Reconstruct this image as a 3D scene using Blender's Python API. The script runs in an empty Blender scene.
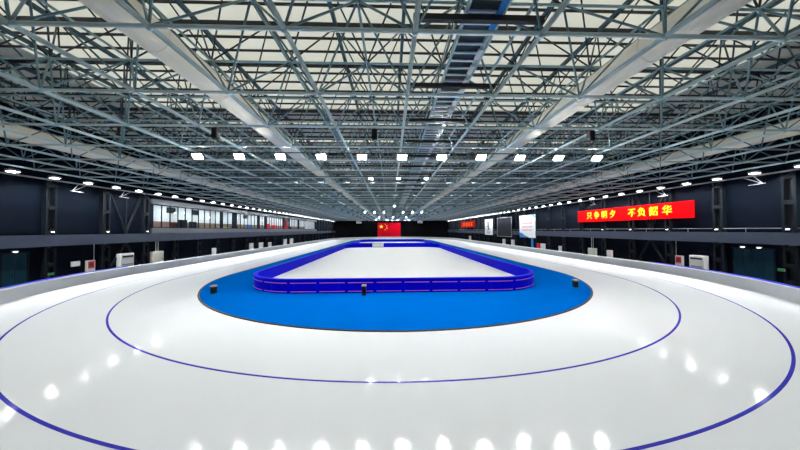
import bpy, math, random
from math import pi, sin, cos, atan2, sqrt, radians
from mathutils import Vector, Matrix
random.seed(7)
S = bpy.context.scene
COL = S.collection

# ------------------------------------------------------------------ materials
def mat(name, col, rough=0.5, metal=0.0, spec=0.5, var=0.0, scale=4.0, emit=None, estr=0.0, bump=0.0):
    m = bpy.data.materials.new(name); m.use_nodes = True
    nt = m.node_tree; b = nt.nodes['Principled BSDF']
    b.inputs['Base Color'].default_value = (*col, 1)
    b.inputs['Roughness'].default_value = rough
    b.inputs['Metallic'].default_value = metal
    b.inputs['Specular IOR Level'].default_value = spec
    tc = nt.nodes.new('ShaderNodeTexCoord')
    nz = nt.nodes.new('ShaderNodeTexNoise'); nz.inputs['Scale'].default_value = scale; nz.inputs['Detail'].default_value = 3
    nt.links.new(tc.outputs['Object'], nz.inputs['Vector'])
    if var:
        mx = nt.nodes.new('ShaderNodeMix'); mx.data_type = 'RGBA'
        mx.inputs['A'].default_value = (*[c * (1 - var) for c in col], 1)
        mx.inputs['B'].default_value = (*[min(1, c * (1 + var)) for c in col], 1)
        nt.links.new(nz.outputs['Fac'], mx.inputs['Factor'])
        nt.links.new(mx.outputs['Result'], b.inputs['Base Color'])
    if bump:
        bp = nt.nodes.new('ShaderNodeBump'); bp.inputs['Strength'].default_value = bump; bp.inputs['Distance'].default_value = 0.02
        nt.links.new(nz.outputs['Fac'], bp.inputs['Height']); nt.links.new(bp.outputs['Normal'], b.inputs['Normal'])
    if emit:
        b.inputs['Emission Color'].default_value = (*emit, 1); b.inputs['Emission Strength'].default_value = estr
    return m

def srgb(r, g, b):
    f = lambda c: (c / 255 / 12.92) if c / 255 <= .04045 else ((c / 255 + .055) / 1.055) ** 2.4
    return (f(r), f(g), f(b))

LAMP = 270.0
M = {
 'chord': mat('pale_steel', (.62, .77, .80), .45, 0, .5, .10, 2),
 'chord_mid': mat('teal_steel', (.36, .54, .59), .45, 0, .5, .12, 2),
 'web': mat('shaded_web_steel', (.011, .025, .038), .45, 0, .5, .15, 2),  # upper webs: same steel, shade put into the colour; also other thin parts
 'web_lit': mat('lit_web_steel', (.13, .24, .28), .4, 0, .5, .15, 2),  # lower webs: same steel, lit look put into a lighter colour
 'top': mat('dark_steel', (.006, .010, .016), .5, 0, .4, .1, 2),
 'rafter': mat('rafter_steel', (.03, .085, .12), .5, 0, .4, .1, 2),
 'black': mat('black_paint', (.006, .007, .009), .5, 0, .4, .1),
 'roof': None,
 'duct': mat('cream_duct_fabric', (.95, .90, .76), .8, 0, .2, .05, .6, bump=.2),
 'wall': mat('navy_wall_panel', (.0028, .0056, .0120), .7, 0, .06, .2, .4),
 'column': mat('dark_column', (.0075, .0115, .0165), .6, 0, .1, .15, 1),
 'farwall': mat('near_black_wall', (.0025, .003, .0045), .7, 0, .08, .15, 1),
 'brace': mat('brace_steel', (.009, .012, .018), .5, 0, .15, .1, 1),
 'band': mat('slate_band', (.042, .053, .082), .6, 0, .15, .12, .6),
 'fascia': mat('grey_fascia', (.08, .09, .105), .5, 0, .4, .12, .6),
 'rail': mat('pale_rail', (.6, .62, .62), .4, 0, .5, .05),
 'rubber': mat('dark_rubber_floor', (.02, .022, .028), .7, 0, .3, .2, 1),
 'pad': mat('infield_blue', srgb(0, 101, 193), .7, 0, .0, .05, .5),
 'padedge': mat('black_rubber_edge', (.006, .007, .014), .5),
 'barrier': mat('deep_blue_board', srgb(8, 6, 212), .5, 0, .04, .06, 2),
 'barrier_top': mat('blue_top_rail', srgb(16, 24, 235), .5, 0, .08, .04, 2),
 'pink': mat('pink_strip', srgb(225, 110, 190), .5),
 'board': mat('white_pad', (.62, .65, .69), .5, 0, .3, .06, .8),
 'bluecap': mat('bright_blue_cap', srgb(20, 40, 235), .4),
 'white': mat('white_enamel', (.78, .78, .77), .45, 0, .4, .04),
 'cream': mat('cream_enamel', (.66, .66, .58), .5, 0, .4, .06),
 'grey': mat('mid_grey', (.25, .26, .28), .5, 0, .4, .08),
 'darkgrey': mat('dark_grey_screen', (.012, .015, .021), .5, 0, .08, .08),
 'teal': mat('teal_door', (.006, .036, .056), .4, 0, .1, .15, 1),
 'red': mat('red_paint', srgb(225, 18, 30), .5),
 'flagred': mat('flag_red', srgb(248, 14, 44), .8, 0, .1, .03, .3),
 'yellow': mat('flag_yellow', srgb(255, 215, 40), .7),
 'sand': mat('tan_top', srgb(190, 170, 140), .7, 0, .2, .1, 5),
 'wood': mat('wood', srgb(132, 112, 98), .5, 0, .4, .2, 3),
 'skyblue': mat('poster_blue', srgb(25, 130, 215), .6),
 'ink': mat('poster_ink', (.03, .035, .05), .6),
 'coral': mat('poster_red', srgb(220, 60, 70), .6),
 'poster': mat('poster_white', (.76, .78, .80), .6, 0, .3, .03),
 'roomwall': mat('room_white', (.78, .80, .82), .7),
 'lens': mat('lamp_lens', (.9, .9, .9), .4, emit=(.985, .99, .98), estr=LAMP),
 'floodlens': mat('floodlight_strip', (.9, .9, .9), .4, emit=(1, .985, .96), estr=250),
 'added_downlens': mat('added_downlight_lens', (.9, .9, .9), .4, emit=(.985, .99, .98), estr=108),
 'smalllens': mat('small_lamp', (.9, .9, .9), .4, emit=(1, .98, .95), estr=6),
 'roomlight': mat('room_light', (.9, .9, .9), .4, emit=(.97, 1, 1), estr=15),
 'led_red': mat('led_banner_red', srgb(190, 4, 8), .9, 0, .03, emit=srgb(252, 2, 12), estr=.46),
 'led_yel': mat('led_banner_yellow', srgb(255, 190, 10), .5, emit=srgb(255, 190, 0), estr=.46),
 'led_orange': mat('led_orange', srgb(120, 40, 10), .9, 0, .02, emit=srgb(255, 120, 30), estr=.8),
 'led_dim': mat('led_dim_red', srgb(70, 4, 4), .9, 0, .02, emit=srgb(210, 18, 10), estr=.3),
 'green': mat('exit_green', srgb(10, 80, 40), .5, emit=srgb(30, 230, 110), estr=.1),
}

def roof_material():
    m = bpy.data.materials.new('translucent_cream_sheet'); m.use_nodes = True; nt = m.node_tree; nt.nodes.clear(); N = nt.nodes.new; L = nt.links.new
    out = N('ShaderNodeOutputMaterial'); d = N('ShaderNodeBsdfDiffuse'); t = N('ShaderNodeBsdfTranslucent'); ms = N('ShaderNodeMixShader'); ms.inputs[0].default_value = .5
    tc = N('ShaderNodeTexCoord'); nz = N('ShaderNodeTexNoise'); nz.inputs['Scale'].default_value = .25; nz.inputs['Detail'].default_value = 3
    mx = N('ShaderNodeMix'); mx.data_type = 'RGBA'; mx.inputs['A'].default_value = (.84, .83, .69, 1); mx.inputs['B'].default_value = (.93, .91, .78, 1)
    L(tc.outputs['Object'], nz.inputs['Vector']); L(nz.outputs['Fac'], mx.inputs['Factor'])
    L(mx.outputs['Result'], d.inputs[0]); L(mx.outputs['Result'], t.inputs[0]); L(d.outputs[0], ms.inputs[1]); L(t.outputs[0], ms.inputs[2]); L(ms.outputs[0], out.inputs[0])
    # beyond the first bays the sheets are opaque grey with translucent strips
    def op(k, a, b=None):
        n = N('ShaderNodeMath'); n.operation = k
        for i, v in enumerate((a, b)):
            if v is None: continue
            if isinstance(v, (int, float)): n.inputs[i].default_value = v
            else: L(v, n.inputs[i])
        return n.outputs[0]
    sp = N('ShaderNodeSeparateXYZ'); L(tc.outputs['Object'], sp.inputs[0])
    far = op('GREATER_THAN', sp.outputs['Y'], 29.2)
    strip = op('LESS_THAN', op('MODULO', op('SUBTRACT', sp.outputs['Y'], 27.0), 6.17), 1.5)
    side = op('GREATER_THAN', op('ABSOLUTE', sp.outputs['X']), 26.7)
    opaque = op('MAXIMUM', side, op('MULTIPLY', far, op('SUBTRACT', 1.0, strip)))
    L(op('SUBTRACT', .5, op('MULTIPLY', opaque, .38)), ms.inputs[0])
    m2 = N('ShaderNodeMix'); m2.data_type = 'RGBA'; L(opaque, m2.inputs['Factor']); L(mx.outputs['Result'], m2.inputs['A']); m2.inputs['B'].default_value = (.42, .44, .42, 1)
    L(m2.outputs['Result'], d.inputs[0]); L(m2.outputs['Result'], t.inputs[0])
    return m
M['roof'] = roof_material()

def oval_mix(m, cx, y0, y1, radii, col, halfw):
    """stadium-shaped lane lines worked out from object coordinates"""
    nt = m.node_tree; b = nt.nodes['Principled BSDF']
    N = nt.nodes.new; L = nt.links.new
    def math_(op, a, b_=None):
        n = N('ShaderNodeMath'); n.operation = op
        for i, v in enumerate((a, b_)):
            if v is None: continue
            if isinstance(v, (int, float)): n.inputs[i].default_value = v
            else: L(v, n.inputs[i])
        return n.outputs[0]
    tc = N('ShaderNodeTexCoord'); sp = N('ShaderNodeSeparateXYZ'); L(tc.outputs['Object'], sp.inputs[0])
    dx = math_('SUBTRACT', sp.outputs['X'], cx)
    dy = math_('SUBTRACT', math_('ABSOLUTE', math_('SUBTRACT', sp.outputs['Y'], (y0 + y1) / 2)), (y1 - y0) / 2)
    dy = math_('MAXIMUM', dy, 0.0)
    r = math_('SQRT', math_('ADD', math_('MULTIPLY', dx, dx), math_('MULTIPLY', dy, dy)))
    tot = None
    for R in radii:
        k = math_('LESS_THAN', math_('ABSOLUTE', math_('SUBTRACT', r, R)), halfw)
        tot = k if tot is None else math_('MAXIMUM', tot, k)
    nz = N('ShaderNodeTexNoise'); nz.inputs['Scale'].default_value = .12; nz.inputs['Detail'].default_value = 4
    L(tc.outputs['Object'], nz.inputs['Vector'])
    mi = N('ShaderNodeMix'); mi.data_type = 'RGBA'
    mi.inputs['A'].default_value = (.815, .85, .89, 1); mi.inputs['B'].default_value = (.855, .885, .915, 1)
    L(nz.outputs['Fac'], mi.inputs['Factor'])
    mx = N('ShaderNodeMix'); mx.data_type = 'RGBA'
    L(tot, mx.inputs['Factor']); L(mi.outputs['Result'], mx.inputs['A']); mx.inputs['B'].default_value = (*col, 1)
    dif = N('ShaderNodeBsdfDiffuse'); L(mx.outputs['Result'], dif.inputs['Color'])
    gl = N('ShaderNodeBsdfGlossy'); gl.inputs['Roughness'].default_value = .085; gl.inputs['Color'].default_value = (1, 1, 1, 1)
    ms = N('ShaderNodeMixShader'); ms.inputs[0].default_value = .022
    L(dif.outputs[0], ms.inputs[1]); L(gl.outputs[0], ms.inputs[2])
    out = next(n for n in nt.nodes if n.type == 'OUTPUT_MATERIAL')
    L(ms.outputs[0], out.inputs['Surface'])
    nt.nodes.remove(b)

# ------------------------------------------------------------------ mesh helpers
class MB:
    def __init__(s): s.v = []; s.f = []; s.mi = []
    def add(s, vs, fs, mi=0):
        n = len(s.v); s.v += [tuple(v) for v in vs]; s.f += [tuple(i + n for i in f) for f in fs]; s.mi += [mi] * len(fs); return s
    def box(s, c, d, mi=0, R=None):
        x, y, z = [k / 2 for k in d]
        vs = [Vector(p) for p in ((-x,-y,-z),(x,-y,-z),(x,y,-z),(-x,y,-z),(-x,-y,z),(x,-y,z),(x,y,z),(-x,y,z))]
        if R: vs = [R @ v for v in vs]
        c = Vector(c)
        return s.add([v + c for v in vs], [(0,3,2,1),(4,5,6,7),(0,1,5,4),(1,2,6,5),(2,3,7,6),(3,0,4,7)], mi)
    def bx(s, x0, x1, y0, y1, z0, z1, mi=0):
        return s.box(((x0+x1)/2, (y0+y1)/2, (z0+z1)/2), (abs(x1-x0), abs(y1-y0), abs(z1-z0)), mi)
    def rbox(s, c, d, r=.03, mi=0):
        """box with chamfered vertical and top edges"""
        x, y, z = [k / 2 for k in d]; vs = []; fs = []
        def ring(ax, ay, zz):
            q = min(r, ax, ay)
            return [(ax-q,-ay,zz),(ax,-ay+q,zz),(ax,ay-q,zz),(ax-q,ay,zz),(-ax+q,ay,zz),(-ax,ay-q,zz),(-ax,-ay+q,zz),(-ax+q,-ay,zz)]
        for (a, b, zz) in ((x-r, y-r, -z), (x, y, -z+r), (x, y, z-r), (x-r, y-r, z)):
            vs += ring(a, b, zz)
        for k in range(3):
            for i in range(8): fs.append((k*8+i, k*8+(i+1)%8, (k+1)*8+(i+1)%8, (k+1)*8+i))
        fs.append(tuple(range(7,-1,-1))); fs.append(tuple(range(24,32)))
        return s.add([Vector(v) + Vector(c) for v in vs], fs, mi)
    def tube(s, a, b, r, n=6, mi=0, cap=True):
        a, b = Vector(a), Vector(b); d = (b - a).normalized()
        up = Vector((0,0,1)) if abs(d.z) < .95 else Vector((1,0,0))
        u = d.cross(up).normalized(); w = u.cross(d)
        vs = []
        for p in (a, b):
            for i in range(n):
                t = 2*pi*(i+.5)/n; vs.append(p + u*(r*cos(t)) + w*(r*sin(t)))
        fs = [(i, (i+1)%n, n+(i+1)%n, n+i) for i in range(n)]
        if cap: fs += [tuple(range(n-1,-1,-1)), tuple(range(n, 2*n))]
        return s.add(vs, fs, mi)
    def ball(s, c, r, n=8, m=5, mi=0):
        c = Vector(c); vs = [c + Vector((0,0,-r))]; fs = []
        for j in range(1, m):
            a = -pi/2 + pi*j/m
            for i in range(n): vs.append(c + Vector((r*cos(a)*cos(2*pi*i/n), r*cos(a)*sin(2*pi*i/n), r*sin(a))))
        vs.append(c + Vector((0,0,r))); T = len(vs)-1
        for i in range(n):
            fs.append((0, 1+(i+1)%n, 1+i)); fs.append((T, T-n+i, T-n+(i+1)%n))
            for j in range(m-2):
                p = 1+j*n; fs.append((p+i, p+(i+1)%n, p+n+(i+1)%n, p+n+i))
        return s.add(vs, fs, mi)
    def sweep(s, path, prof, closed=True, mi=0):
        """prof: list of (outward offset, z); path: list of (x, y, nx, ny)"""
        n = len(prof); vs = []; fs = []
        for x, y, nx, ny in path:
            for o, z in prof: vs.append((x+nx*o, y+ny*o, z))
        P = len(path)
        for k in range(P if closed else P-1):
            a, b = k*n, ((k+1) % P)*n
            for i in range(n): fs.append((a+i, a+(i+1)%n, b+(i+1)%n, b+i))
        if not closed: fs += [tuple(range(n)), tuple(range((P-1)*n+n-1, (P-1)*n-1, -1))]
        return s.add(vs, fs, mi)
    def mesh(s, name, mats, smooth=False):
        me = bpy.data.meshes.new(name); me.from_pydata(s.v, [], s.f)
        for m in (mats if isinstance(mats, (list, tuple)) else [mats]): me.materials.append(m)
        me.polygons.foreach_set('material_index', s.mi)
        if smooth: me.polygons.foreach_set('use_smooth', [True]*len(s.f))
        me.update(); return me
    def build(s, name, mats, parent=None, smooth=False):
        return link(name, s.mesh(name, mats, smooth), parent)

def link(name, data, parent=None):
    o = bpy.data.objects.new(name, data); COL.objects.link(o)
    if parent is not None: o.parent = parent
    return o
def tag(o, label=None, cat=None, group=None, kind=None):
    if label: o['label'] = label
    if cat: o['category'] = cat
    if group: o['group'] = group
    if kind: o['kind'] = kind
    return o
def thing(name, label, cat, loc=(0,0,0), group=None, kind=None, rot=0):
    o = link(name, None); o.location = loc; o.rotation_euler.z = rot; o.empty_display_size = .2
    return tag(o, label, cat, group, kind)
def struct(o, label, cat): return tag(o, label, cat, None, 'structure')
def copy_tree(o, parent=None):
    c = o.copy(); COL.objects.link(c)
    if parent is not None: c.parent = parent
    for ch in list(o.children):
        copy_tree(ch, c)
    return c
ORD = 'first second third fourth fifth sixth seventh eighth ninth tenth eleventh twelfth thirteenth fourteenth fifteenth sixteenth seventeenth eighteenth nineteenth twentieth'.split()
def nth(i):
    if i < 20: return ORD[i]
    t = (i + 1) // 10; u = (i + 1) % 10
    return {2: 'twenti', 3: 'thirti', 4: 'forti', 5: 'fifti', 6: 'sixti'}[t] + 'eth' if u == 0 else {2: 'twenty', 3: 'thirty', 4: 'forty', 5: 'fifty', 6: 'sixty'}[t] + '-' + ORD[u - 1]

def stadium(cx, y0, y1, r, seg=64):
    """closed path (x, y, nx, ny), near turn centred at y0, far turn at y1"""
    P = []
    for i in range(seg + 1):
        t = pi + pi*i/seg; P.append((cx + r*cos(t), y0 + r*sin(t), cos(t), sin(t)))
    for i in range(1, 24): P.append((cx + r, y0 + (y1-y0)*i/24, 1, 0))
    for i in range(seg + 1):
        t = pi*i/seg; P.append((cx + r*cos(t), y1 + r*sin(t), cos(t), sin(t)))
    for i in range(1, 24): P.append((cx - r, y1 + (y0-y1)*i/24, -1, 0))
    return P
def rrect(x0, x1, y0, y1, r, seg=14):
    P = []
    for (cx, cy, a) in ((x0+r, y0+r, pi), (x1-r, y0+r, 1.5*pi), (x1-r, y1-r, 0), (x0+r, y1-r, .5*pi)):
        for i in range(seg+1):
            t = a + pi/2*i/seg; P.append((cx + r*cos(t), cy + r*sin(t), cos(t), sin(t)))
    return P

# ------------------------------------------------------------------ camera
EYE = Vector((-.821, 0, 5.70))
cam = bpy.data.cameras.new('camera'); co = link('camera', cam); S.camera = co
cam.sensor_width = 36; cam.lens = 36*276.1/800; cam.clip_end = 600; cam.clip_start = .05
yaw, pit, rol = .0333, .0178, -.0040
F = Vector((sin(yaw)*cos(pit), cos(yaw)*cos(pit), sin(pit))); Rr = Vector((cos(yaw), -sin(yaw), 0)); U = Rr.cross(F)
R2 = Rr*cos(rol) + U*sin(rol); U2 = U*cos(rol) - Rr*sin(rol)
mw = Matrix((R2, U2, -F)).transposed().to_4x4(); mw.translation = EYE
co.matrix_world = mw

# ------------------------------------------------------------------ setting
Y0, Y1 = 37.0, 149.0            # centres of the near and far turns
XW, YN, YF, ZT = 39.2, -5.0, 190.0, 18.55
A, YB = 4.1128, 8.657           # grid of the space frame
ZB, ZM, ZTOP = 12.02, 14.7, 18.2

struct(MB().bx(-XW-6.5, XW+.4, YN-.4, YF+.4, -.4, -.03).build('floor', M['rubber']), 'dark rubber floor around the outside of the ice', 'floor')
ice_m = mat('ice', (.8, .82, .84)); oval_mix(ice_m, -.03, Y0, Y1, (26.57, 30.45), srgb(62, 64, 186), .055)
b = MB(); P = stadium(-.03, Y0, Y1, 34.75); n = len(P)
b.add([(p[0], p[1], 0) for p in P] + [(p[0], p[1], -.04) for p in P], [tuple(range(n)), tuple(range(2*n-1, n-1, -1))] + [(i, n+i, n+(i+1)%n, (i+1)%n) for i in range(n)])
struct(b.build('ice_track_floor', ice_m), 'glossy white speed skating ice with two thin blue lane lines', 'ice')
b = MB(); P = stadium(-.03, Y0, Y1, 21.37); n = len(P)
b.add([(p[0], p[1], .045) for p in P], [tuple(range(n))])
pad = struct(b.build('infield_floor', M['pad']), 'bright blue infield floor inside the skating oval', 'floor')
MB().sweep(P, [(.0, .0), (.13, .0), (.12, .05), (-.02, .05)]).build('edge_strip', M['padedge'], pad)

struct(MB().bx(XW, XW+.3, YN, YF, -.03, ZT-.01).build('wall_right', M['wall']), 'dark navy panelled wall along the right side', 'wall')
struct(MB().bx(-XW, XW, YF, YF+.3, -.03, ZT-.01).build('wall_far', M['farwall']), 'near-black wall at the far end behind the red flag', 'wall')
struct(MB().bx(-XW, XW, YN-.3, YN, -.03, ZT-.01).build('wall_near', M['wall']), 'dark wall behind the camera', 'wall')
struct(MB().add([(-XW-.3,YN-.3,ZT),(XW+.3,YN-.3,ZT),(XW+.3,YF+.3,ZT),(-XW-.3,YF+.3,ZT)],[(0,3,2,1)]).build('ceiling', M['roof']), 'cream sheet roof above the steel space frame', 'ceiling')
# left wall with gallery openings
WIN = [(45.9, 63.7), (64.5, 68.5), (70.2, 81.1), (82.3, 85.6), (87.0, 99.7), (101.0, 105.5), (106.5, 115.5), (117.5, 141.0)]
WZ0, WZ1 = 6.2, 10.05
b = MB(); ys = [YN] + [v for w in WIN for v in w] + [YF]
b.bx(-XW-.3, -XW, YN, YF, -.03, WZ0); b.bx(-XW-.3, -XW, YN, YF, WZ1, ZT-.01)
for i in range(0, len(ys), 2): b.bx(-XW-.3, -XW, ys[i], ys[i+1], WZ0, WZ1)
struct(b.build('wall_left', M['wall']), 'dark navy panelled wall along the left side with gallery openings', 'wall')
# wall panel seams: each bay carries one raised panel above and one below the band
for sx, nm in ((-1, 'left'), (1, 'right')):
    b = MB()
    for k in range(-5, 27):
        ya, yb = 26.1 + 6*k + .62, 26.1 + 6*k + 5.38
        if sx < 0 and yb > 45: 
            b.bx(sx*XW, sx*(XW-.05), ya, yb, .1, 3.9); continue
        b.bx(sx*XW, sx*(XW-.05), ya, yb, .1, 3.9); b.bx(sx*XW, sx*(XW-.05), ya, yb, 5.45, 11.2)
    struct(b.build('wall_panels_' + nm, M['wall']), 'row of raised navy panels on the %s wall between columns' % nm, 'wall')
    struct(MB().bx(sx*XW, sx*(XW-.62), YN, YF, 4.02, 5.28).build('trim_' + ('1' if sx < 0 else '2'), M['band']),
           'slate grey horizontal band running along the %s wall' % nm, 'trim')
    r_ = MB().tube((sx*(XW-.62), YN, 11.42), (sx*(XW-.62), YF, 11.42), .085, 8).build('trim_' + ('3' if sx < 0 else '4'), M['rail'])
    struct(r_, 'thin pale pipe rail high along the %s wall under the roof' % nm, 'trim')
r_ = MB()
r_.tube((XW-.45, YN, 5.72), (XW-.45, YF, 5.72), .035, 6)
for k in range(64): r_.tube((XW-.45, YN+1.5+3*k, 5.28), (XW-.45, YN+1.5+3*k, 5.72), .025, 5)
struct(r_.build('trim_5', M['grey']), 'thin grey handrail just above the band on the right wall', 'trim')

# columns: built-up columns with black openings
def column_mesh(h, zs):
    m = MB()
    for dy in (-.42, .42): m.box((0, dy, h/2), (.5, .2, h))
    for z in zs: m.box((0, 0, z), (.46, .66, .45))
    m.box((-.18, 0, h/2), (.06, .64, h), 1)
    return m.mesh('column', [M['column'], M['black']])
cm = column_mesh(11.7, (.3, 2.0, 3.7, 5.75, 8.35, 10.9)); cs = column_mesh(4.05, (.3, 1.6, 3.2))
i_l = 0
for sx, nm in ((-1, 'left'), (1, 'right')):
    for k in range(27):
        o = link('wall_column', cs if sx < 0 and 4 <= k <= 19 else cm); o.location = (sx*(XW-.26), 26.1 + 6*k, -.03)
        if sx > 0: o.rotation_euler.z = pi
        tag(o, 'dark built-up steel column on the %s wall, %s from the near end' % (nm, nth(k)), 'column', '%s wall columns' % nm, 'structure')
for sx, nm in ((-1, 'left'), (1, 'right')):
    for k in ((1, 2, 3) if sx < 0 else (0, 1, 2, 3, 4)):
        t = thing('wall_mounted_lamp', 'tiny white lamp just above the band on the %s wall at the %s column' % (nm, nth(k)), 'lamp', (sx*(XW-.66), 26.1+6*k, 5.62), 'tiny column lamps')
        MB().box((sx*.06,0,.04), (.16,.3,.1)).build('case', M['grey'], t); MB().box((-sx*.04,0,-.02), (.06,.24,.05)).build('lens', M['smalllens'], t)
# bracing V above and inverted V below the band
def brace(sx, ya, yb, label):
    x = sx*(XW-.2); ym = (ya+yb)/2
    t = thing('wall_brace', label, 'brace', (x, ym, 0), kind='structure')
    for (p, q) in (((0, ya-ym, 11.0), (0, 0, 5.4)), ((0, yb-ym, 11.0), (0, 0, 5.4)), ((0, -.15, 3.9), (0, ya-ym, .2)), ((0, .15, 3.9), (0, yb-ym, .2))):
        MB().tube(p, q, .16, 6).build('strut', M['brace'], t)
    MB().tube((0, 0, 5.3), (0, 0, 11.2), .09, 6).build('post', M['brace'], t)
brace(-1, 38.7, 43.5, 'dark V-shaped steel bracing on left wall just before the gallery windows')
brace(1, 38.7, 43.5, 'dark V-shaped steel bracing on right wall below the red banner')

# gallery behind the left windows
gx0, gx1, gy0, gy1 = -XW-5.5, -XW-.3, 45.3, 142.0
b = MB(); b.bx(gx0-.2, gx0, gy0, gy1, 5.3, 10.6); b.bx(gx0, gx1, gy0-.2, gy0, 5.3, 10.6); b.bx(gx0, gx1, gy1, gy1+.2, 5.3, 10.6)
b.bx(gx0, gx1, gy0, gy1, 10.6, 10.7)
struct(b.build('wall_gallery', M['roomwall']), 'white walls of the lit gallery behind the left windows', 'wall')
struct(MB().bx(gx0, gx1, gy0, gy1, 5.2, 5.3).build('floor_gallery', M['wood']), 'brown floor of the gallery behind the left windows', 'floor')
struct(MB().bx(gx0, gx0+.05, gy0, gy1, 5.3, 7.5).build('trim_6', M['wood']), 'brown dado on the back wall of the gallery', 'trim')
struct(MB().bx(-XW, -XW+.3, 45.4, 143.0, WZ1+.02, 10.85).build('trim_7', M['fascia']), 'grey fascia above the gallery windows', 'trim')
struct(MB().bx(-XW, -XW+.3, 45.4, 143.0, 5.29, WZ0-.02).build('trim_8', M['fascia']), 'grey parapet below the gallery windows', 'trim')
for k in range(16):
    o = MB().box((0, 0, 0), (1.2, 2.6, .08)).build('gallery_light', M['roomlight']); o.location = (gx0+2.6, gy0+3+6*k, 10.55)
    tag(o, 'flat white ceiling light inside the gallery, %s from the near end' % nth(k), 'ceiling light', 'gallery ceiling lights')
gl = bpy.data.materials.new('clear_glass'); gl.use_nodes = True
nt = gl.node_tree; nt.nodes.clear()
o_ = nt.nodes.new('ShaderNodeOutputMaterial'); tr = nt.nodes.new('ShaderNodeBsdfTransparent'); g2 = nt.nodes.new('ShaderNodeBsdfGlossy'); ms = nt.nodes.new('ShaderNodeMixShader')
tr.inputs[0].default_value = (.86, .92, .95, 1); g2.inputs['Roughness'].default_value = .05; ms.inputs[0].default_value = .06
nt.links.new(tr.outputs[0], ms.inputs[1]); nt.links.new(g2.outputs[0], ms.inputs[2]); nt.links.new(ms.outputs[0], o_.inputs[0])
for i, (ya, yb) in enumerate(WIN):
    m = MB(); n = max(1, round((yb-ya)/1.75)); x = -XW-.12
    m.bx(x-.1, x+.1, ya, yb, WZ0, WZ0+.12); m.bx(x-.1, x+.1, ya, yb, WZ1-.12, WZ1)
    for k in range(n+1):
        y = ya + (yb-ya)*k/n; y = min(max(y, ya+.05), yb-.05); m.bx(x-.08, x+.08, y-.05, y+.05, WZ0+.12, WZ1-.12)
    w = struct(m.build('window_%d' % (i+1), M['column']), 'lit gallery window with dark mullions on left wall, %s from the near end' % nth(i), 'window')
    MB().bx(x-.012, x+.012, ya+.05, yb-.05, WZ0+.12, WZ1-.12).build('pane', gl, w)
# things inside the gallery
def hung_screen(y, z, lab):
    t = thing('hanging_screen', lab, 'screen', (-XW-1.0, y, z), 'dark screens in the gallery')
    MB().box((0,0,0), (.12, 1.9, 1.0)).build('screen_body', M['black'], t)
    for d in (-.5, .5): MB().tube((0, d, .5), (0, d, 10.58-z), .03, 5).build('hanger', M['grey'], t)
hung_screen(50.8, 9.35, 'dark screen hanging in the first gallery window, nearer the left end')
hung_screen(56.9, 9.35, 'dark screen hanging in the first gallery window, nearer the right end')
hung_screen(76.0, 9.4, 'dark screen hanging inside the third gallery window')
for k, (y, m_, w, h) in enumerate(((52.4, 'black', 1.5, 1.9), (54.2, 'darkgrey', 1.6, 2.5), (57.0, 'darkgrey', 1.2, 2.2), (72.0, 'darkgrey', 1.5, 1.6), (79.0, 'skyblue', .8, 2.0), (91.0, 'red', 1.4, 2.6), (95.5, 'red', 1.6, 2.2), (110.5, 'darkgrey', 1.2, 2.0))):
    t = thing('gallery_cabinet', '%s cabinet standing inside the gallery windows, %s from the near end' % ({'black':'black','darkgrey':'dark grey','skyblue':'blue','red':'red'}[m_], nth(k)), 'cabinet', (-XW-1.5, y, 5.3), 'cabinets in the gallery')
    MB().rbox((0, 0, h/2+.1), (.7, w, h-.2), .03).build('body', M[m_], t); MB().box((0, 0, .06), (.6, w-.1, .12)).build('plinth', M['black'], t)
    MB().box((.36, 0, h*.6), (.02, w*.86, h*.5)).build('front_panel', M[m_], t)
t = thing('gallery_counter', 'long yellow counter behind the right half of the first gallery window', 'counter', (-XW-1.0, 60.6, 5.3))
MB().box((0,0,.7), (.5, 5.0, 1.0)).build('front', M['yellow'], t); MB().box((0,0,1.23), (.7, 5.1, .06)).build('countertop', M['wood'], t)
t = thing('gallery_counter', 'short yellow counter behind the second gallery window', 'counter', (-XW-1.0, 66.5, 5.3))
MB().box((0,0,.7), (.5, 3.4, 1.0)).build('front', M['yellow'], t); MB().box((0,0,1.23), (.7, 3.5, .06)).build('countertop', M['wood'], t)
t = thing('red_notice', 'red notice board filling the sixth gallery window', 'notice board', (-XW-.42, 103.2, 8.1))
MB().box((0,0,0), (.06, 4.4, 3.6)).build('board', M['red'], t); MB().box((.04,0,.4), (.02, 2.6, 1.4)).build('notice', M['coral'], t)

# ------------------------------------------------------------------ outer boards
P = stadium(-.03, Y0, Y1, 34.5, 96)
t = thing('padded_boards', 'continuous white padded boards around the outside of the ice', 'boards', (0, 2.4, 0))
o = MB().sweep([(p[0], p[1]-2.4, p[2], p[3]) for p in P], [(0,0),(.05,.1),(.05,1.0),(.12,1.1),(.5,1.1),(.55,1.0),(.55,0)][::-1]).build('padding', M['board'], t)
half = [p for p in P if p[1] <= Y0 + 3]; half.sort(key=lambda p: atan2(p[1]-Y0, p[0]) % (2*pi) if p[1] < Y0 else (-1e-3*(p[1]-Y0) + pi if p[0] < 0 else 2*pi + 1e-3*(p[1]-Y0)))
MB().sweep([(p[0], p[1]-2.4, p[2], p[3]) for p in half], [(.30,1.1),(.30,1.17),(.5,1.17),(.5,1.1)][::-1], False).build('blue_cap', M['bluecap'], t)

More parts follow.
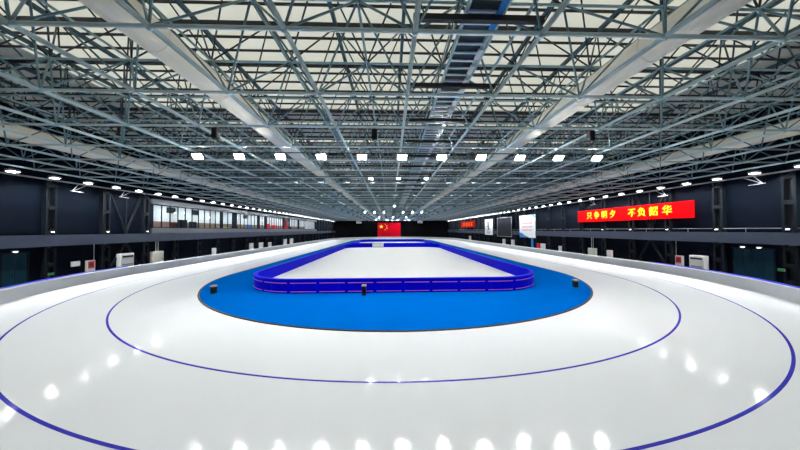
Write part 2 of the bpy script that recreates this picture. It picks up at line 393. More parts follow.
# ------------------------------------------------------------------ inner barriers
def rink(name, x0, x1, y0, y1, r, lab, icelab, n):
    P = rrect(x0, x1, y0, y1, r); cx, cy = (x0+x1)/2, y0
    P = [(p[0]-cx, p[1]-cy, p[2], p[3]) for p in P]
    t = thing('rink_barrier', lab, 'barrier', (cx, cy, .045), 'rink barriers')
    MB().sweep(P, [(0,.0),(0,1.22),(-.22,1.22),(-.22,.0)][::-1]).build('board_wall', M['barrier'], t)
    MB().sweep(P, [(.05,1.22),(.05,1.30),(-.27,1.30),(-.27,1.22)][::-1]).build('top_rail', M['barrier_top'], t)
    # dashed pink strips along the outside, low and high: lengths of strip separated by gaps
    Q = []
    for i in range(len(P)):
        a, c = P[i], P[(i+1) % len(P)]
        L = sqrt((a[0]-c[0])**2+(a[1]-c[1])**2); m = max(1, int(L/.28))
        for j in range(m):
            f = j/m; Q.append(tuple(a[k]*(1-f)+c[k]*f for k in range(4)))
    for zc, nm in ((.16, 'kick_strip'), (.93, 'upper_strip')):
        b = MB(); N_ = len(Q); i = 0
        while i < N_-9:
            seg = Q[i:i+9]; b.sweep(seg, [(.0,zc-.03),(.02,zc-.03),(.02,zc+.03),(.0,zc+.03)][::-1], False); i += 9
        b.build(nm, M['pink'], t)['label'] = 'thin dashed pink strip'
    b = MB()
    for i in range(0, len(Q), 7):
        q = Q[i]; b.sweep([q, tuple(Q[(i+1)%len(Q)][k]*.08+q[k]*.92 for k in range(4))], [(.0,.2),(.012,.2),(.012,1.2),(.0,1.2)][::-1], False)
    b.build('board_seam', M['barrier_top'], t)
    Pi = rrect(x0+.2, x1-.2, y0+.2, y1-.2, r-.2); k = len(Pi)
    im = bpy.data.materials['ice'].copy() if n else ice_m
    o = MB().add([(p[0], p[1], .075) for p in Pi], [tuple(range(k))]).build('rink_ice_floor', plain_ice)
    struct(o, icelab, 'ice')
    return t
plain_ice = mat('rink_ice', (.78, .81, .84))
nt = plain_ice.node_tree; bs = nt.nodes['Principled BSDF']
dif = nt.nodes.new('ShaderNodeBsdfDiffuse'); dif.inputs[0].default_value = (.80, .815, .815, 1)
gg = nt.nodes.new('ShaderNodeBsdfGlossy'); gg.inputs['Roughness'].default_value = .12
mm = nt.nodes.new('ShaderNodeMixShader'); mm.inputs[0].default_value = .03
nt.links.new(dif.outputs[0], mm.inputs[1]); nt.links.new(gg.outputs[0], mm.inputs[2])
nt.links.new(mm.outputs[0], next(n for n in nt.nodes if n.type == 'OUTPUT_MATERIAL').inputs[0]); nt.nodes.remove(bs)
bar = rink('near', -15.1, 14.5, 25.05, 90.0, 5.6, 'deep blue barrier with pink dashed strips around the nearer rink', 'white ice of the nearer rink inside the blue barrier', 0)
rink('far', -15.1, 14.5, 93.0, 132.0, 5.6, 'blue barrier around the farther rink, beyond the white gate', 'white ice of the farther rink', 1)
gt = thing('white_gate', 'white gate panel standing in the far side of the nearer blue barrier', 'gate', (-5.0, 89.65, .075))
MB().rbox((0,0,.86), (3.6, .12, 1.5), .03).build('panel', M['white'], gt)
for d in (-1.7, 1.7): MB().box((d, 0, .06), (.12, .5, .12)).build('foot', M['padedge'], gt)
MB().box((0,-.07,1.35), (3.3,.03,.08)).build('stiffener', M['grey'], gt)

# timing blocks on the blue floor
def block(x, y, lab, w=.36, h=.62):
    t = thing('marker_box', lab, 'box', (x, y, .045), 'marker boxes on the blue floor')
    MB().rbox((0,0,h/2), (w, .45, h), .03).build('body', M['black'], t)
    MB().rbox((0,0,h+.06), (w+.06, .5, .12), .03).build('cap', M['sand'], t)['label'] = 'tan cap'
    MB().box((0,-.24,h*.55), (w*.7,.02,h*.5)).build('front_panel', M['darkgrey'], t)
block(-16.78, 25.5, 'black box with tan cap on the blue floor, left of the barrier')
block(-3.16, 24.2, 'narrow black box with tan cap in front of the blue barrier', .34, .78)
block(17.2, 26.5, 'black box with tan cap near the right edge of the blue floor')
for (x, y, s, lab, m_) in ((13.9, 67.0, 1, 'dark bundle lying on the right run of the blue barrier', 'black'), (-14.9, 80.0, 1, 'dark red bundle lying on the left run of the blue barrier', 'wood')):
    t = thing('cloth_bundle', lab, 'bundle', (x+.48 if x > 0 else x-.0, y, 1.345))
    b = MB()
    for k in range(4): b.ball((random.uniform(-.03,.03), -.6+.4*k, .15), .11+.03*(k%2), 8, 6)
    b.build('folds', M[m_], t, True); MB().tube((0,-.75,.05), (0,.75,.05), .05, 8).build('rolled_edge', M['padedge'], t)

# ------------------------------------------------------------------ steel space frame
sf = thing('space_frame', 'grey steel space frame of tubes filling the roof over the ice', 'space frame', (0, YB, ZB))
O = Vector((0, YB, ZB))
K = range(-9, 10); I = range(-3, 44)
X = lambda k: k*A - .03
Yv = lambda i: YB + i*A
def part(m, name, mt, sm=True): return m.build(name, M[mt], sf, sm)
def T(m, a, b_, r, n=6): return m.tube(Vector(a)-O, Vector(b_)-O, r, n, 0, True)
ya, yb = Yv(-3), Yv(43)
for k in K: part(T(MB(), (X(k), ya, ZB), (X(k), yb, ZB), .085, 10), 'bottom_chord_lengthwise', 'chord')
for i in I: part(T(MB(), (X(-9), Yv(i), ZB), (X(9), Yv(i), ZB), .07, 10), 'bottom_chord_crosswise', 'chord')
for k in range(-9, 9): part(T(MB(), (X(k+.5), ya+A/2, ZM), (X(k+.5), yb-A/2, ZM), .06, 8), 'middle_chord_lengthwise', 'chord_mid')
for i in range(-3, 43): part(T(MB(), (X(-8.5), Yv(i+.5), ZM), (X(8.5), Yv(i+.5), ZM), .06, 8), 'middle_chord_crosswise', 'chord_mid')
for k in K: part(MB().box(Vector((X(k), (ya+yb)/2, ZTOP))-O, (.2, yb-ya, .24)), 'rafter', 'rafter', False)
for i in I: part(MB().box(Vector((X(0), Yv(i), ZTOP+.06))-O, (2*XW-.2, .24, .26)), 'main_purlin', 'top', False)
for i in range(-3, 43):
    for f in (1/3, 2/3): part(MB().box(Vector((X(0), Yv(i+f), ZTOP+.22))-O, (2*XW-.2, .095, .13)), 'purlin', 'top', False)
webs = []; 
for i in range(-3, 43):
    for k in range(-9, 9):
        m_ = Vector((X(k+.5), Yv(i+.5), ZM))
        for di in (0, 1):
            for dk in (0, 1):
                webs.append((Vector((X(k+dk), Yv(i+di), ZB)), m_, .045, 'web_lit'))
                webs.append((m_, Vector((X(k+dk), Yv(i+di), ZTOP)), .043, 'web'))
nodes = [(Vector((X(k), Yv(i), ZB)), .13) for i in I for k in K] + [(Vector((X(k+.5), Yv(i+.5), ZM)), .12) for i in range(-3, 43) for k in range(-9, 9)] + [(Vector((X(k), Yv(i), ZTOP)), .11) for i in I for k in K]
def shown(p):
    d = p - EYE; z = d.dot(F)
    if z < 1: return 1e9
    u, v = d.dot(R2)/z*276, d.dot(U2)/z*276
    return z if abs(u) < 410 and -230 < v < 230 else 1e6 + z
webs.sort(key=lambda w: shown((w[0]+w[1])/2)); nodes.sort(key=lambda w: shown(w[0]))
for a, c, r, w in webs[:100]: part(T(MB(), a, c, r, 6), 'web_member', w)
for w, nm in (('web_lit', 'lower_web_lattice'), ('web', 'upper_web_lattice')):
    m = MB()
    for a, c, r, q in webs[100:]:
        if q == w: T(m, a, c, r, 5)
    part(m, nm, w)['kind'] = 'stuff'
for p, r in nodes[:100]: part(MB().ball(p-O, r), 'ball_joint', 'chord_mid')
m = MB()
for p, r in nodes[100:]: m.ball(p-O, r, 6, 4)
part(m, 'ball_joint_mass', 'chord_mid')['kind'] = 'stuff'

# ------------------------------------------------------------------ ducts
def duct(x, z, r, lab):
    t = thing('air_duct', lab, 'air duct', (x, 90, z), 'cream ceiling ducts')
    MB().tube((0, -88, 0), (0, 95, 0), r, 24).build('sleeve', M['duct'], t, False)
    for sgn in (-1, 1): MB().tube((sgn*r*.62, -88, r*.79), (sgn*r*.62, 95, r*.79), .035, 6).build('suspension_rail', M['grey'], t)
    b = MB()
    for k in range(46):
        y = -87 + 4.1128*k
        for q in range(24):
            a0, a1 = 2*pi*q/24, 2*pi*(q+1)/24
            b.tube((r*1.005*cos(a0), y, r*1.005*sin(a0)), (r*1.005*cos(a1), y, r*1.005*sin(a1)), .022, 4, cap=False)
    b.build('seam_rings', M['duct'], t)
duct(-10.25, 13.45, .62, 'cream fabric air duct in the frame, left of centre')
duct(10.25, 13.4, .62, 'cream fabric air duct in the frame, right of centre')
duct(-28.75, 13.1, .6, 'cream fabric air duct in the frame near the left wall')
duct(28.75, 13.1, .6, 'cream fabric air duct in the frame near the right wall')

# ------------------------------------------------------------------ catwalk with its beams and cable tray
cw = thing('catwalk', 'long steel catwalk with rungs hung in the frame right of centre', 'catwalk', (2.2, 90, 12.75), None)
rung = MB().box((0, 0, 0), (1.0, .09, .05)).mesh('rung', M['chord'])
for k in range(100): link('rung', rung, cw).location = (0, -86+.52*k, -.02)
m = MB()
for k in range(100, 340): m.box((0, -86+.52*k, -.02), (1.0, .09, .05))
m.build('far_rungs', M['chord'], cw)['kind'] = 'stuff'
MB().box((0, 1, .07), (.96, 180, .03)).build('mesh_deck', M['web'], cw)
for d in (-.55, .55):
    MB().box((d, 1, .02), (.09, 180, .16)).build('stringer', M['chord_mid'], cw)
    MB().tube((d, -89, 1.1), (d, 91, 1.1), .03, 6).build('handrail', M['web'], cw)
    for k in range(45): MB().tube((d, -88+4*k, .05), (d, -88+4*k, 1.1), .02, 4).build('rail_post', M['web'], cw)
ct = thing('cable_tray', 'cable tray with pale boxes beside the catwalk', 'cable tray', (3.15, 90, 12.72))
for d in (-.25, .55): MB().box((d, 1, .05), (.06, 180, .12)).build('tray_side', M['chord_mid'], ct)
for k in range(60):
    MB().box((-.44, -79.2+1.06*k, -.03), (.2, .62, .07)).build('pale_box', M['white'], ct)
for k in range(45): MB().box((.0, -86+4.1128*k, .0), (1.1, .08, .04)).build('tray_rung', M['web'], ct)
MB().box((-.44, -82.6, -.03), (.2, 4.4, .08)).build('blue_wrap', M['skyblue'], ct)['label'] = 'blue wrapping'
for n_, i in enumerate(range(0, 43)):
    o = MB().box((0,0,0), (A+.1, .18, .18)).build('catwalk_beam', M['black']); o.location = (X(.5)-.0, Yv(i), 12.46)
    tag(o, 'black steel beam carrying the catwalk, %s from the camera' % nth(n_), 'beam', 'catwalk beams', 'structure')

# ------------------------------------------------------------------ lamps
def ceiling_lamp():
    t = thing('ceiling_floodlight', 'x', 'floodlight')
    R = Matrix.Rotation(radians(-40), 3, 'X')
    MB().box((0,0,0), (.8, .56, .16), 0, R).build('housing', M['black'], t)
    b = MB()
    for d in (-.255, 0, .255): b.box(R @ Vector((d, 0, -.09)), (.15, .44, .03), 0, R)
    b.build('lens', M['floodlens'], t)['label'] = 'glowing white strips'
    b = MB(); 
    for d in (-.44, .44): b.box((d, 0, .09), (.05, .08, .24))
    b.box((0, 0, .21), (.93, .08, .05))
    b.build('yoke', M['grey'], t)
    return t
proto = ceiling_lamp(); first = True
ROWS = {0: range(11), 1: (4, 5, 6), 4: (5,), 6: (2, 3, 4, 6, 7, 8), 9: (3, 5, 7), 12: (2, 4, 5, 6, 8)}
for jj, j in enumerate(ROWS):
    for qq, q in enumerate(ROWS[j]):
        o = proto if first else copy_tree(proto); first = False
        o.location = ((q-5)*3.22 + .1, Yv(3+3*j)+(1.2 if j == 0 else -1.2), 11.62 if j < 1 else 11.707)
        if j > 0: o.scale = (.5, .5, .5)
        rowname = 'nearest ceiling row' if j == 0 else '%s lit ceiling row' % nth(jj)
        if jj == 2: tag(o, 'single small floodlight glowing under the frame on the centre line', 'floodlight')
        elif jj < 4: tag(o, 'floodlight with glowing strips, %s from left in the %s' % (nth(qq), rowname), 'floodlight', 'ceiling floodlights')
        else: tag(o, 'small far floodlight glowing under the roof in the %s' % rowname, 'floodlight', 'far ceiling floodlights, %s row' % nth(jj))
for jj, j in enumerate(ROWS):
    o = MB().tube((-17, 0, 0), (17, 0, 0), .04, 8).build('added_lamp_bar', M['web']); o.location = (.1, Yv(3+3*j)+(1.2 if j == 0 else -1.2), ZB-.085-.042)  # pipes added to hold the floodlights
    tag(o, 'added thin dark pipe under the frame carrying the %s lit row of floodlights' % nth(jj), 'lamp bar', 'added floodlight bars')
for q in range(6):  # lamps added facing away from view, to brighten the flag
    o = copy_tree(proto); o.location = (-2 + (q-2.5)*7.5, 184.6, 11.60); o.rotation_euler.z = pi; o.scale = (.8, .8, .8)
    tag(o, 'small added floodlight turned to the far wall above the red flag, %s from left' % nth(q), 'floodlight', 'added floodlights on the far wall')
o = MB().tube((-21, 0, 0), (19, 0, 0), .04, 8).build('added_lamp_bar', M['web']); o.location = (-1.5, 184.6, ZB-.085-.042)
tag(o, 'added thin dark pipe carrying the added floodlights turned to the red flag', 'lamp bar', 'added floodlight bars')
def downlight():  # lamps added to brighten the ice, lenses hidden deep in their shades
    t = thing('added_downlight', 'x', 'downlight')
    b = MB()
    for a, c in (((.36,0,0),(.04,.76,.42)), ((-.36,0,0),(.04,.76,.42)), ((0,.36,0),(.68,.04,.42)), ((0,-.36,0),(.68,.04,.42)), ((0,0,.22),(.76,.76,.04))): b.box(a, c)
    b.build('shade', M['black'], t)
    b = MB()
    for a, c in (((.39,0,.01),(.02,.8,.4)), ((-.39,0,.01),(.02,.8,.4)), ((0,.39,.01),(.76,.02,.4)), ((0,-.39,.01),(.76,.02,.4))): b.box(a, c)
    b.build('outer_case', M['web_lit'], t)
    MB().box((0,0,.185), (.62,.62,.03)).build('lens', M['added_downlens'], t)
    MB().tube((0,0,.24), (0,0,.31), .03, 6).build('stem', M['grey'], t)
    return t
proto = downlight(); first = True; rr = 0
for j in [-2] + list(range(1, 14)):
    for q in range(11):
        o = proto if first else copy_tree(proto); first = False
        o.location = ((q-5)*3.08 + .1, Yv(3+3*j), ZB-.07-.315)
        if j < 0: tag(o, 'added blue-grey square downlight under the roof, unseen behind the camera', 'downlight', 'added downlights behind the camera')
        elif j < 3: tag(o, 'added blue-grey square downlight under the frame, %s from left in the %s row' % (nth(q), ('nearest', 'nearest', 'second')[j]), 'downlight', 'added blue-grey downlights')
        else: tag(o, 'tiny added blue-grey downlight far under the frame in the %s row' % nth(j-1), 'downlight', 'far added downlights, %s row' % nth(j-1))
def eave_lamp():
    t = thing('ceiling_lamp', 'x', 'lamp')
    MB().rbox((0,0,.03), (.5, .82, .14), .03).build('housing', M['grey'], t)
    MB().box((0,0,-.055), (.42, .72, .03)).build('lens', M['lens'], t)['label'] = 'glowing white lens'
    b = MB()
    for a, c in (((.235,0,-.07),(.03,.8,.12)), ((-.235,0,-.07),(.03,.8,.12)), ((0,.385,-.07),(.44,.03,.12)), ((0,-.385,-.07),(.44,.03,.12))): b.box(a, c)
    b.build('skirt', M['grey'], t)
    MB().box((0,0,.25), (.06,.5,.34)).build('bracket', M['black'], t)
    return t
proto = eave_lamp(); first = True
for sx, nm in ((-1, 'left'), (1, 'right')):
    for k in range(56):
        y = 1.0 + 3.32*k
        if sx > 0: y += -.2
        o = proto if first else copy_tree(proto); first = False
        o.location = (sx*37.0, y, 11.54); o.rotation_euler = (0, radians(5*sx), 0)
        v = k - 8
        if v < 0: tag(o, 'flat lamp on the %s eave beyond the edge of the photo' % nm, 'lamp', 'lamps along the %s eave, near' % nm)
        elif v < 14: tag(o, 'flat glowing lamp under the %s eave, %s from the near end' % (nm, nth(v)), 'lamp', 'lamps along the %s eave' % nm)
        else: tag(o, 'small far glowing lamp in the dense row at the end of the %s eave' % nm, 'lamp', 'far lamps along the %s eave' % nm)

# ------------------------------------------------------------------ hanging speakers, far-end boxes
def speaker(x, y, z, lab):
    t = thing('hanging_speaker', lab, 'speaker', (x, y, z), 'black hanging speakers')
    MB().rbox((0,0,0), (.33, .36, .66), .04).build('cabinet', M['black'], t)
    MB().box((0,-.19,0), (.27,.03,.58)).build('grille', M['darkgrey'], t)
    MB().tube((0,0,.33), (0,0,ZB-.07-z), .025, 6).build('hanger', M['web'], t)
speaker(-1.8, Yv(2), 11.55, 'black speaker hanging in the frame just left of the centre line')
speaker(-11.34, Yv(2), 11.55, 'black speaker hanging in the frame beside the left duct')
speaker(11.78, Yv(2), 11.55, 'black speaker hanging in the frame right of the right duct')
for x, nm in ((-22.6, 'left'), (19.3, 'right')):
    t = thing('wall_mounted_unit', 'white box hung high on the far wall, %s of the flag' % nm, 'air unit', (x, 189.3, 10.4), 'white boxes on the far wall')
    MB().rbox((0,0,.9), (3.4, 1.2, 2.0), .1).build('casing', M['white'], t); MB().box((0,-.62,.5), (2.8,.06,.7)).build('grille', M['grey'], t)

# ------------------------------------------------------------------ flag
fl = thing('hanging_flag', 'large red flag with five yellow stars on the far wall', 'flag', (-2.0, 189.86, .1))
b = MB(); nx, nz = 24, 8; W, H = 15.8, 10.55
vs = []; fs = []
for s_ in (0, 1):
    for j in range(nz+1):
        for i in range(nx+1):
            x = -W/2 + W*i/nx; vs.append((x, -.05 - .03*sin(x*1.6) - .03*s_*-1, H*j/nz))
n1 = (nx+1)*(nz+1)
for j in range(nz):
    for i in range(nx):
        a = j*(nx+1)+i; fs.append((a, a+1, a+nx+2, a+nx+1)); fs.append((n1+a, n1+a+nx+1, n1+a+nx+2, n1+a+1))
b.add(vs, fs).build('cloth', M['flagred'], fl, True)
def star(cx, cz, r, a0):
    vs = [(cx, -.14, cz)]; 
    for i in range(10):
        q = r if i % 2 == 0 else r*.382; a = a0 + pi/2 + i*pi/5; vs.append((cx + q*cos(a), -.13, cz + q*sin(a)))
    n = len(vs); vs += [(v[0], -.10, v[2]) for v in vs]
    fs = [(0, 1+i, 1+(i+1)%10) for i in range(10)] + [(1+i, n+1+i, n+1+(i+1)%10, 1+(i+1)%10) for i in range(10)]
    MB().add(vs, fs).build('star', M['yellow'], fl)
u = W/30
star(-W/2+5*u, H-5*u, 3*u, 0)
for gx, gy in ((10,2),(12,4),(12,7),(10,9)):
    star(-W/2+gx*u, H-gy*u, 1*u, atan2(-(5-gy), -(5-gx)) if False else .4)

# ------------------------------------------------------------------ right-wall banner, LED sign, posters
def glyphs(txt, size, name, mt, parent, loc, rot, ext=.02):
    c = bpy.data.curves.new('t', 'FONT'); c.body = txt; c.size = size; c.extrude = ext; c.align_x = 'CENTER'; c.align_y = 'CENTER'; c.resolution_u = 2; c.offset = size*.022
    o = bpy.data.objects.new('t', c); COL.objects.link(o)
    dg = bpy.context.evaluated_depsgraph_get()
    me = bpy.data.meshes.new_from_object(o.evaluated_get(dg)); bpy.data.objects.remove(o)
    me.materials.clear(); me.materials.append(mt)
    r = link(name, me, parent); r.location = loc; r.rotation_euler = rot; return r
XB = XW - .62
b_y0, b_y1, b_z0, b_z1 = 34.55, 56.75, 7.16, 9.42
bn = thing('hanging_banner', 'long red lit banner with yellow Chinese characters on right wall', 'banner', (XB, (b_y0+b_y1)/2, b_z0))
MB().box((0, 0, (b_z1-b_z0)/2), (.12, b_y1-b_y0, b_z1-b_z0)).build('panel', M['led_red'], bn)
CH = [(589.7, '只'), (597.0, '争'), (604.6, '朝'), (613, '夕'), (632, '不'), (642, '负'), (654, '韶'), (667.5, '华')]
def ray_y(u, v, x):
    d = F*276.1 + R2*(u-400) - U2*(v-225); t_ = (x-EYE.x)/d.x; p = EYE + d*t_; return p.y
for u_, ch in CH:
    y = ray_y(u_, 214, XB)
    glyphs(ch, 1.45, 'character', M['led_yel'], bn, (-.075, y-(b_y0+b_y1)/2, (b_z1-b_z0)/2-.02), (pi/2, 0, -pi/2))['label'] = 'yellow character'
ls = thing('led_sign', 'small glowing orange-red sign far along the right wall', 'sign', (XB, 141, 6.9))
MB().box((0,0,1.5), (.14, 25.5, 3.0)).build('panel', M['led_dim'], ls)
for k in range(6):
    b = MB()
    for z in (-.8, -.1, .65): b.box((-.1, 0, 1.5+z), (.05, 1.2-.3*(k%2), .25))
    b.box((-.1, .1*(k%3), 1.5), (.05, .25, 1.6)); o = b.build('lit_mark', M['led_orange'], ls); o.location.y = -8+3.1*k
def poster(yc, w, z0, h, lab, kind):
    t = thing('wall_poster', lab, 'poster', (XB, yc, z0))
    MB().box((0,0,h/2), (.1, w, h)).build('sheet', M['poster'], t)
    MB().box((0,0,h+.06), (.16, w+.2, .12)).build('top_batten', M['grey'], t)
    if kind == 1:
        b = MB()
        for j in range(4):
            z = h*(.80-.155*j)
            for q in range(9):
                if q in (2, 6): b.box((-.06, -w*.30+q*w*.072, z), (.03, w*.03, h*.05)); continue
                y = -w*.30+q*w*.072 + .1
                b.box((-.06, y, z+h*.02), (.03, w*.05, h*.013)); b.box((-.06, y, z-h*.02), (.03, w*.05, h*.013)); b.box((-.06, y, z), (.03, w*.013, h*.05))
        b.build('lettering', M['coral'], t)['label'] = 'four lines of small red lettering'
        # blue wave at bottom and top corners
        vs = [(-.065, w/2, 0)]; 
        for i in range(15):
            f = i/14; vs.append((-.065, w/2 - w*.62*f, h*(.20*(1-f)**.7*(1+.25*sin(f*7))) + .02))
        vs.append((-.065, w/2-w*.62, 0)); n = len(vs); vs += [(-.05, v[1], v[2]) for v in vs]
        MB().add(vs, [tuple(range(n))] + [(i, (i+1)%n, n+(i+1)%n, n+i) for i in range(n)]).build('blue_wave', M['skyblue'], t)
        vs = [(-.065, -w/2, h)]
        for i in range(9):
            f = i/8; vs.append((-.065, -w/2 + w*.32*f, h - h*.17*(1-f)**1.6))
        n = len(vs); vs += [(-.05, v[1], v[2]) for v in vs]
        MB().add(vs, [tuple(range(n))] + [(i, (i+1)%n, n+(i+1)%n, n+i) for i in range(n)]).build('blue_corner', M['skyblue'], t)
    else:
        b = MB(); b.tube((-.06, -.3, h*.42), (-.06, .1, h*.7), .28, 6); b.ball((-.06, .1, h*.78), .42, 8, 6); b.tube((-.06, .1, h*.62), (-.06, 1.3, h*.55), .16, 6); b.tube((-.06,-.3,h*.42), (-.06,.7,h*.3), .18, 6); b.tube((-.06,-.3,h*.42), (-.06,-1.2,h*.33), .18, 6)
        b.build('ink_figure', M['ink'], t)
        b = MB()
        for k in range(3): b.box((-.06, 0, h*(.2-.05*k)), (.03, w*.5-.6*k, h*.02))
        b.build('caption_lines', M['ink'], t)
poster(78.6, 9.1, 3.35, 6.4, 'white poster with red lines and blue wave on the right wall', 1)
poster(110.0, 8.6, 3.6, 6.2, 'white poster with a small black figure on right wall, beyond the dark screen', 2)
t = thing('wall_mounted_screen', 'large switched-off dark grey screen between the two white posters', 'screen', (XB-.06, 94.4, 3.25))
MB().box((0,0,3.3), (.3, 12.0, 6.6)).build('display', M['darkgrey'], t)
b = MB(); b.box((-.17,0,.08), (.08,12.1,.16)); b.box((-.17,0,6.55), (.08,12.1,.16)); b.box((-.17,6.0,3.3), (.08,.16,6.4)); b.box((-.17,-6.0,3.3), (.08,.16,6.4))
b.build('bezel', M['grey'], t)

# ------------------------------------------------------------------ doors, units and boxes along the walls
def double_door(n, sx, y, leaves, lw, h, lab):
    t = thing('door_%d' % n, lab, 'door', (sx*(XW-.1), y, 0), None, 'structure')
    W = leaves*lw
    b = MB(); b.box((0,-W/2-.08,h/2), (.16,.14,h)); b.box((0,W/2+.08,h/2), (.16,.14,h)); b.box((0,0,h+.08), (.16,W+.3,.16)); b.build('door_frame', M['column'], t)
    for k in range(leaves):
        yy = -W/2+lw*(k+.5)
        l = MB().box((0, yy, h/2), (.07, lw-.03, h-.02)).build('door_leaf', M['teal'], t)
        MB().tube((-sx*.08, yy+(.3 if k%2==0 else -.3)*lw, 1.0), (-sx*.08, yy+(.3 if k%2==0 else -.3)*lw, 1.5), .02, 6).build('door_handle', M['darkgrey'], l)
double_door(1, -1, 29.45, 2, .95, 3.4, 'dark teal double door at the near end of the left wall')
double_door(2, 1, 29.2, 4, .84, 3.4, 'wide dark teal door with four leaves at the near right wall')
def door_lamp(x, y, z, lab):
    t = thing('door_lamp', lab, 'lamp', (x, y, z), 'lamps over the teal doors')
    sx = 1 if x > 0 else -1
    MB().box((0,0,.06), (.3,.36,.1)).build('hood', M['grey'], t); MB().box((-sx*.02,0,-.01), (.2,.22,.04)).build('lens', M['smalllens'], t)
door_lamp(-XW+.2, 29.4, 3.62, 'small white lamp above the left teal door')
door_lamp(XW-.2, 28.6, 3.62, 'small white lamp above right teal door, right one of two')
door_lamp(XW-.2, 30.0, 3.62, 'small white lamp above right teal door, left one of two')
def exit_sign(x, y, z, lab):
    t = thing('wall_mounted_exit_light', lab, 'exit light', (x, y, z), 'green lights low on the walls')
    MB().box((0,0,0), (.08,.5,.26)).build('case', M['grey'], t); s_ = -1 if x > 0 else 1
    MB().box((s_*.05,0,0), (.03,.44,.2)).build('lit_face', M['green'], t)
exit_sign(XW-.56, 26.7, 1.5, 'small green light at the column foot right of the teal door')
exit_sign(-XW+.56, 32.1, .95, 'small green light at foot of the first left column in view')
def air_unit(sx, y, w, h, lab, mt='white', grp='white units beside the walls'):
    t = thing('wall_unit', lab, 'air unit', (sx*(XW-.55), y, -.03), grp)
    MB().rbox((0,0,h/2+.08), (.7, w, h-.16), .06).build('casing', M[mt], t)
    MB().box((-sx*.36,0,h*.83), (.03,w*.8,h*.10)).build('outlet', M['black'], t)
    for k in range(3): MB().box((-sx*.36,0,h*(.22+.09*k)), (.03,w*.78,h*.045)).build('intake_slot', M['grey'], t)
    for d in (-w*.4, w*.4): MB().box((0,d,.05), (.6,.12,.1)).build('foot', M['black'], t)
air_unit(1, 34.2, 1.75, 2.3, 'white air unit with dark outlet beside the right wall, left of the teal door')
air_unit(-1, 40.7, 2.0, 2.55, 'white air unit with dark outlet beside the left wall, under the bracing')
def cabinet(sx, y, w, h, lab, pipes=True, mt='cream', z=.0):
    t = thing('electric_cabinet', lab, 'cabinet', (sx*(XW-.4), y, z-.03), 'pale cabinets beside the walls')
    MB().rbox((0,0,h/2), (.5, w, h), .03).build('body', M[mt], t)
    d_ = MB().box((-sx*.26,0,h*.5), (.02,w*.9,h*.86)).build('door', M[mt], t); MB().box((-sx*.28,w*.36,h*.5), (.03,.05,.22)).build('handle', M['black'], d_)
    if pipes:
        for d in (-.22, .22): MB().tube((sx*.0+0, d, h), (0, d, 4.02-z), .045, 6).build('conduit', M['rail'], t)
cabinet(1, 53.1, 1.9, 2.0, 'cream cabinet with two conduits beside the right wall, below the banner')
cabinet(-1, 46.2, 2.1, 2.4, 'cream cabinet with conduits beside left wall, below the first gallery window')
for sx, y, w, h, lab in ((1, 48.8, .9, 1.9, 'small white cabinet on right wall, just right of the cream cabinet'), (1, 70.8, 1.6, 2.0, 'white cabinet on the right wall, nearest past the wave poster'), (1, 63.3, .9, 1.8, 'narrow white cabinet on right wall between banner and wave poster'),
    (1, 88.5, 1.6, 2.4, 'white cabinet on the right wall below the dark screen, nearer one'), (1, 95.5, 1.6, 2.4, 'white cabinet on the right wall below the dark screen, farther one'), (1, 137.1, 2.4, 2.6, 'white cabinet at the far end of the right wall under the glowing sign'),
    (-1, 76.6, 1.4, 2.3, 'white cabinet on left wall, first under the third gallery window'), (-1, 82.0, 2.2, 2.2, 'white cabinet on left wall, under the fourth gallery window'), (-1, 88.0, 1.6, 2.0, 'white cabinet on left wall, below the near end of fifth gallery window'),
    (-1, 100.6, 2.2, 2.6, 'pale cabinet on left wall, below the far end of fifth gallery window'), (-1, 107.0, 2.4, 2.6, 'pale cabinet on left wall, below the red notice board'), (-1, 60.7, .8, 2.0, 'narrow white cabinet on left wall below the far end of first gallery window')):
    cabinet(sx, y, w, h, lab, False, 'white')
t = thing('wall_box', 'white box on the left wall between the first two columns', 'box', (-XW+.2, 34.8, 1.45), None)
MB().rbox((0,0,.3), (.25,.85,.6), .03).build('case', M['white'], t); MB().box((.14,0,.3), (.02,.7,.45)).build('cover', M['white'], t)
def hydrant(sx, y, lab):
    t = thing('wall_mounted_hydrant', lab, 'fire cabinet', (sx*(XW-.2), y, .5), 'red and white fire cabinets')
    b = MB(); b.box((0,0,.75), (.25,.95,1.5)); b.build('case', M['white'], t)
    MB().box((-sx*.14,0,.95), (.03,.72,.85)).build('red_door', M['red'], t)['label'] = 'red door with dark disc'
    b = MB(); b.tube((-sx*.15,0,.95), (-sx*.18,0,.95), .24, 14); b.build('disc', M['ink'], t)
    MB().tube((0,.42,1.5), (0,.42,3.5), .035, 6).build('riser_pipe', M['rail'], t)
hydrant(1, 36.9, 'red and white fire cabinet on the right wall')
hydrant(-1, 36.45, 'red and white fire cabinet on the left wall')
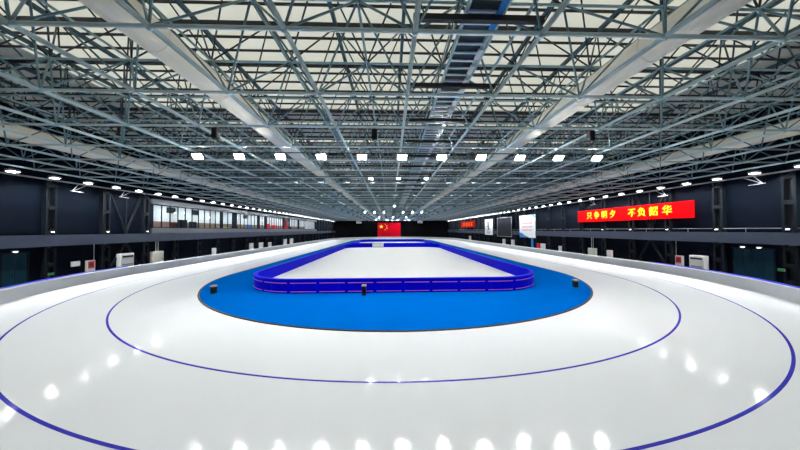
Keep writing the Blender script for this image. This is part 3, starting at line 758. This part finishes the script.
t = thing('wall_mounted_alarm', 'tiny red alarm light on left wall between air unit and cream cabinet', 'alarm', (-XW+.15, 44.85, 1.45))
MB().box((0,0,0), (.12,.3,.3)).build('base', M['grey'], t); MB().ball((.1,0,0), .13).build('dome', M['led_dim'], t)
MB_pipe = MB().tube((0,0,0), (0,0,3.3), .3, 10); o = MB_pipe.build('teal_pipe', M['skyblue']); o.location = (XW-.4, 76.2, -.03)
tag(o, 'thick blue-green standpipe on the right wall below the wave poster', 'pipe')
o = MB().box((0,0,1.0), (.5,.9,2.0)).build('red_cabinet', M['red']); o.location = (XW-.4, 72.9, -.03)
tag(o, 'small red cabinet on right wall beside the blue-green standpipe', 'cabinet')
# white strut brackets hung from the right and left rail
def bracket(sx, y, lab):
    t = thing('rail_bracket', lab, 'bracket', (sx*(XW-.62), y, 11.4), 'white strut brackets on the rails')
    MB().tube((0,1.1,-.05), (-sx*.5,-.9,-1.0), .028, 6).build('strut', M['rail'], t)
    MB().tube((0,.2,-.05), (-sx*.5,-.9,-1.0), .028, 6).build('strut', M['rail'], t)
    MB().tube((-sx*.5,-1.1,-.98), (-sx*.5,.3,-1.02), .03, 6).build('arm', M['rail'], t)
bracket(1, 28.4, 'white strut bracket on the right rail, above the teal door')
bracket(1, 38.6, 'white strut bracket on the right rail, above the near end of the banner')
bracket(1, 52.2, 'white strut bracket on the right rail, above the far end of the banner')
bracket(-1, 34.4, 'white strut bracket on the left rail, near the first column in view')
bracket(-1, 40.2, 'white strut bracket on the left rail, above the bracing')

# ------------------------------------------------------------------ render look
w = bpy.data.worlds.new('world'); S.world = w; w.use_nodes = True
w.node_tree.nodes['Background'].inputs[0].default_value = (.96, .985, .98, 1); w.node_tree.nodes['Background'].inputs[1].default_value = .74
S.view_settings.view_transform = 'Standard'; S.view_settings.look = 'None'; S.view_settings.gamma = 1; S.view_settings.exposure = 0.76
S.view_settings.use_curve_mapping = False
S.cycles.use_denoising = True
S.cycles.max_bounces = 8; S.cycles.diffuse_bounces = 5; S.cycles.transparent_max_bounces = 12
S.cycles.sample_clamp_indirect = 8
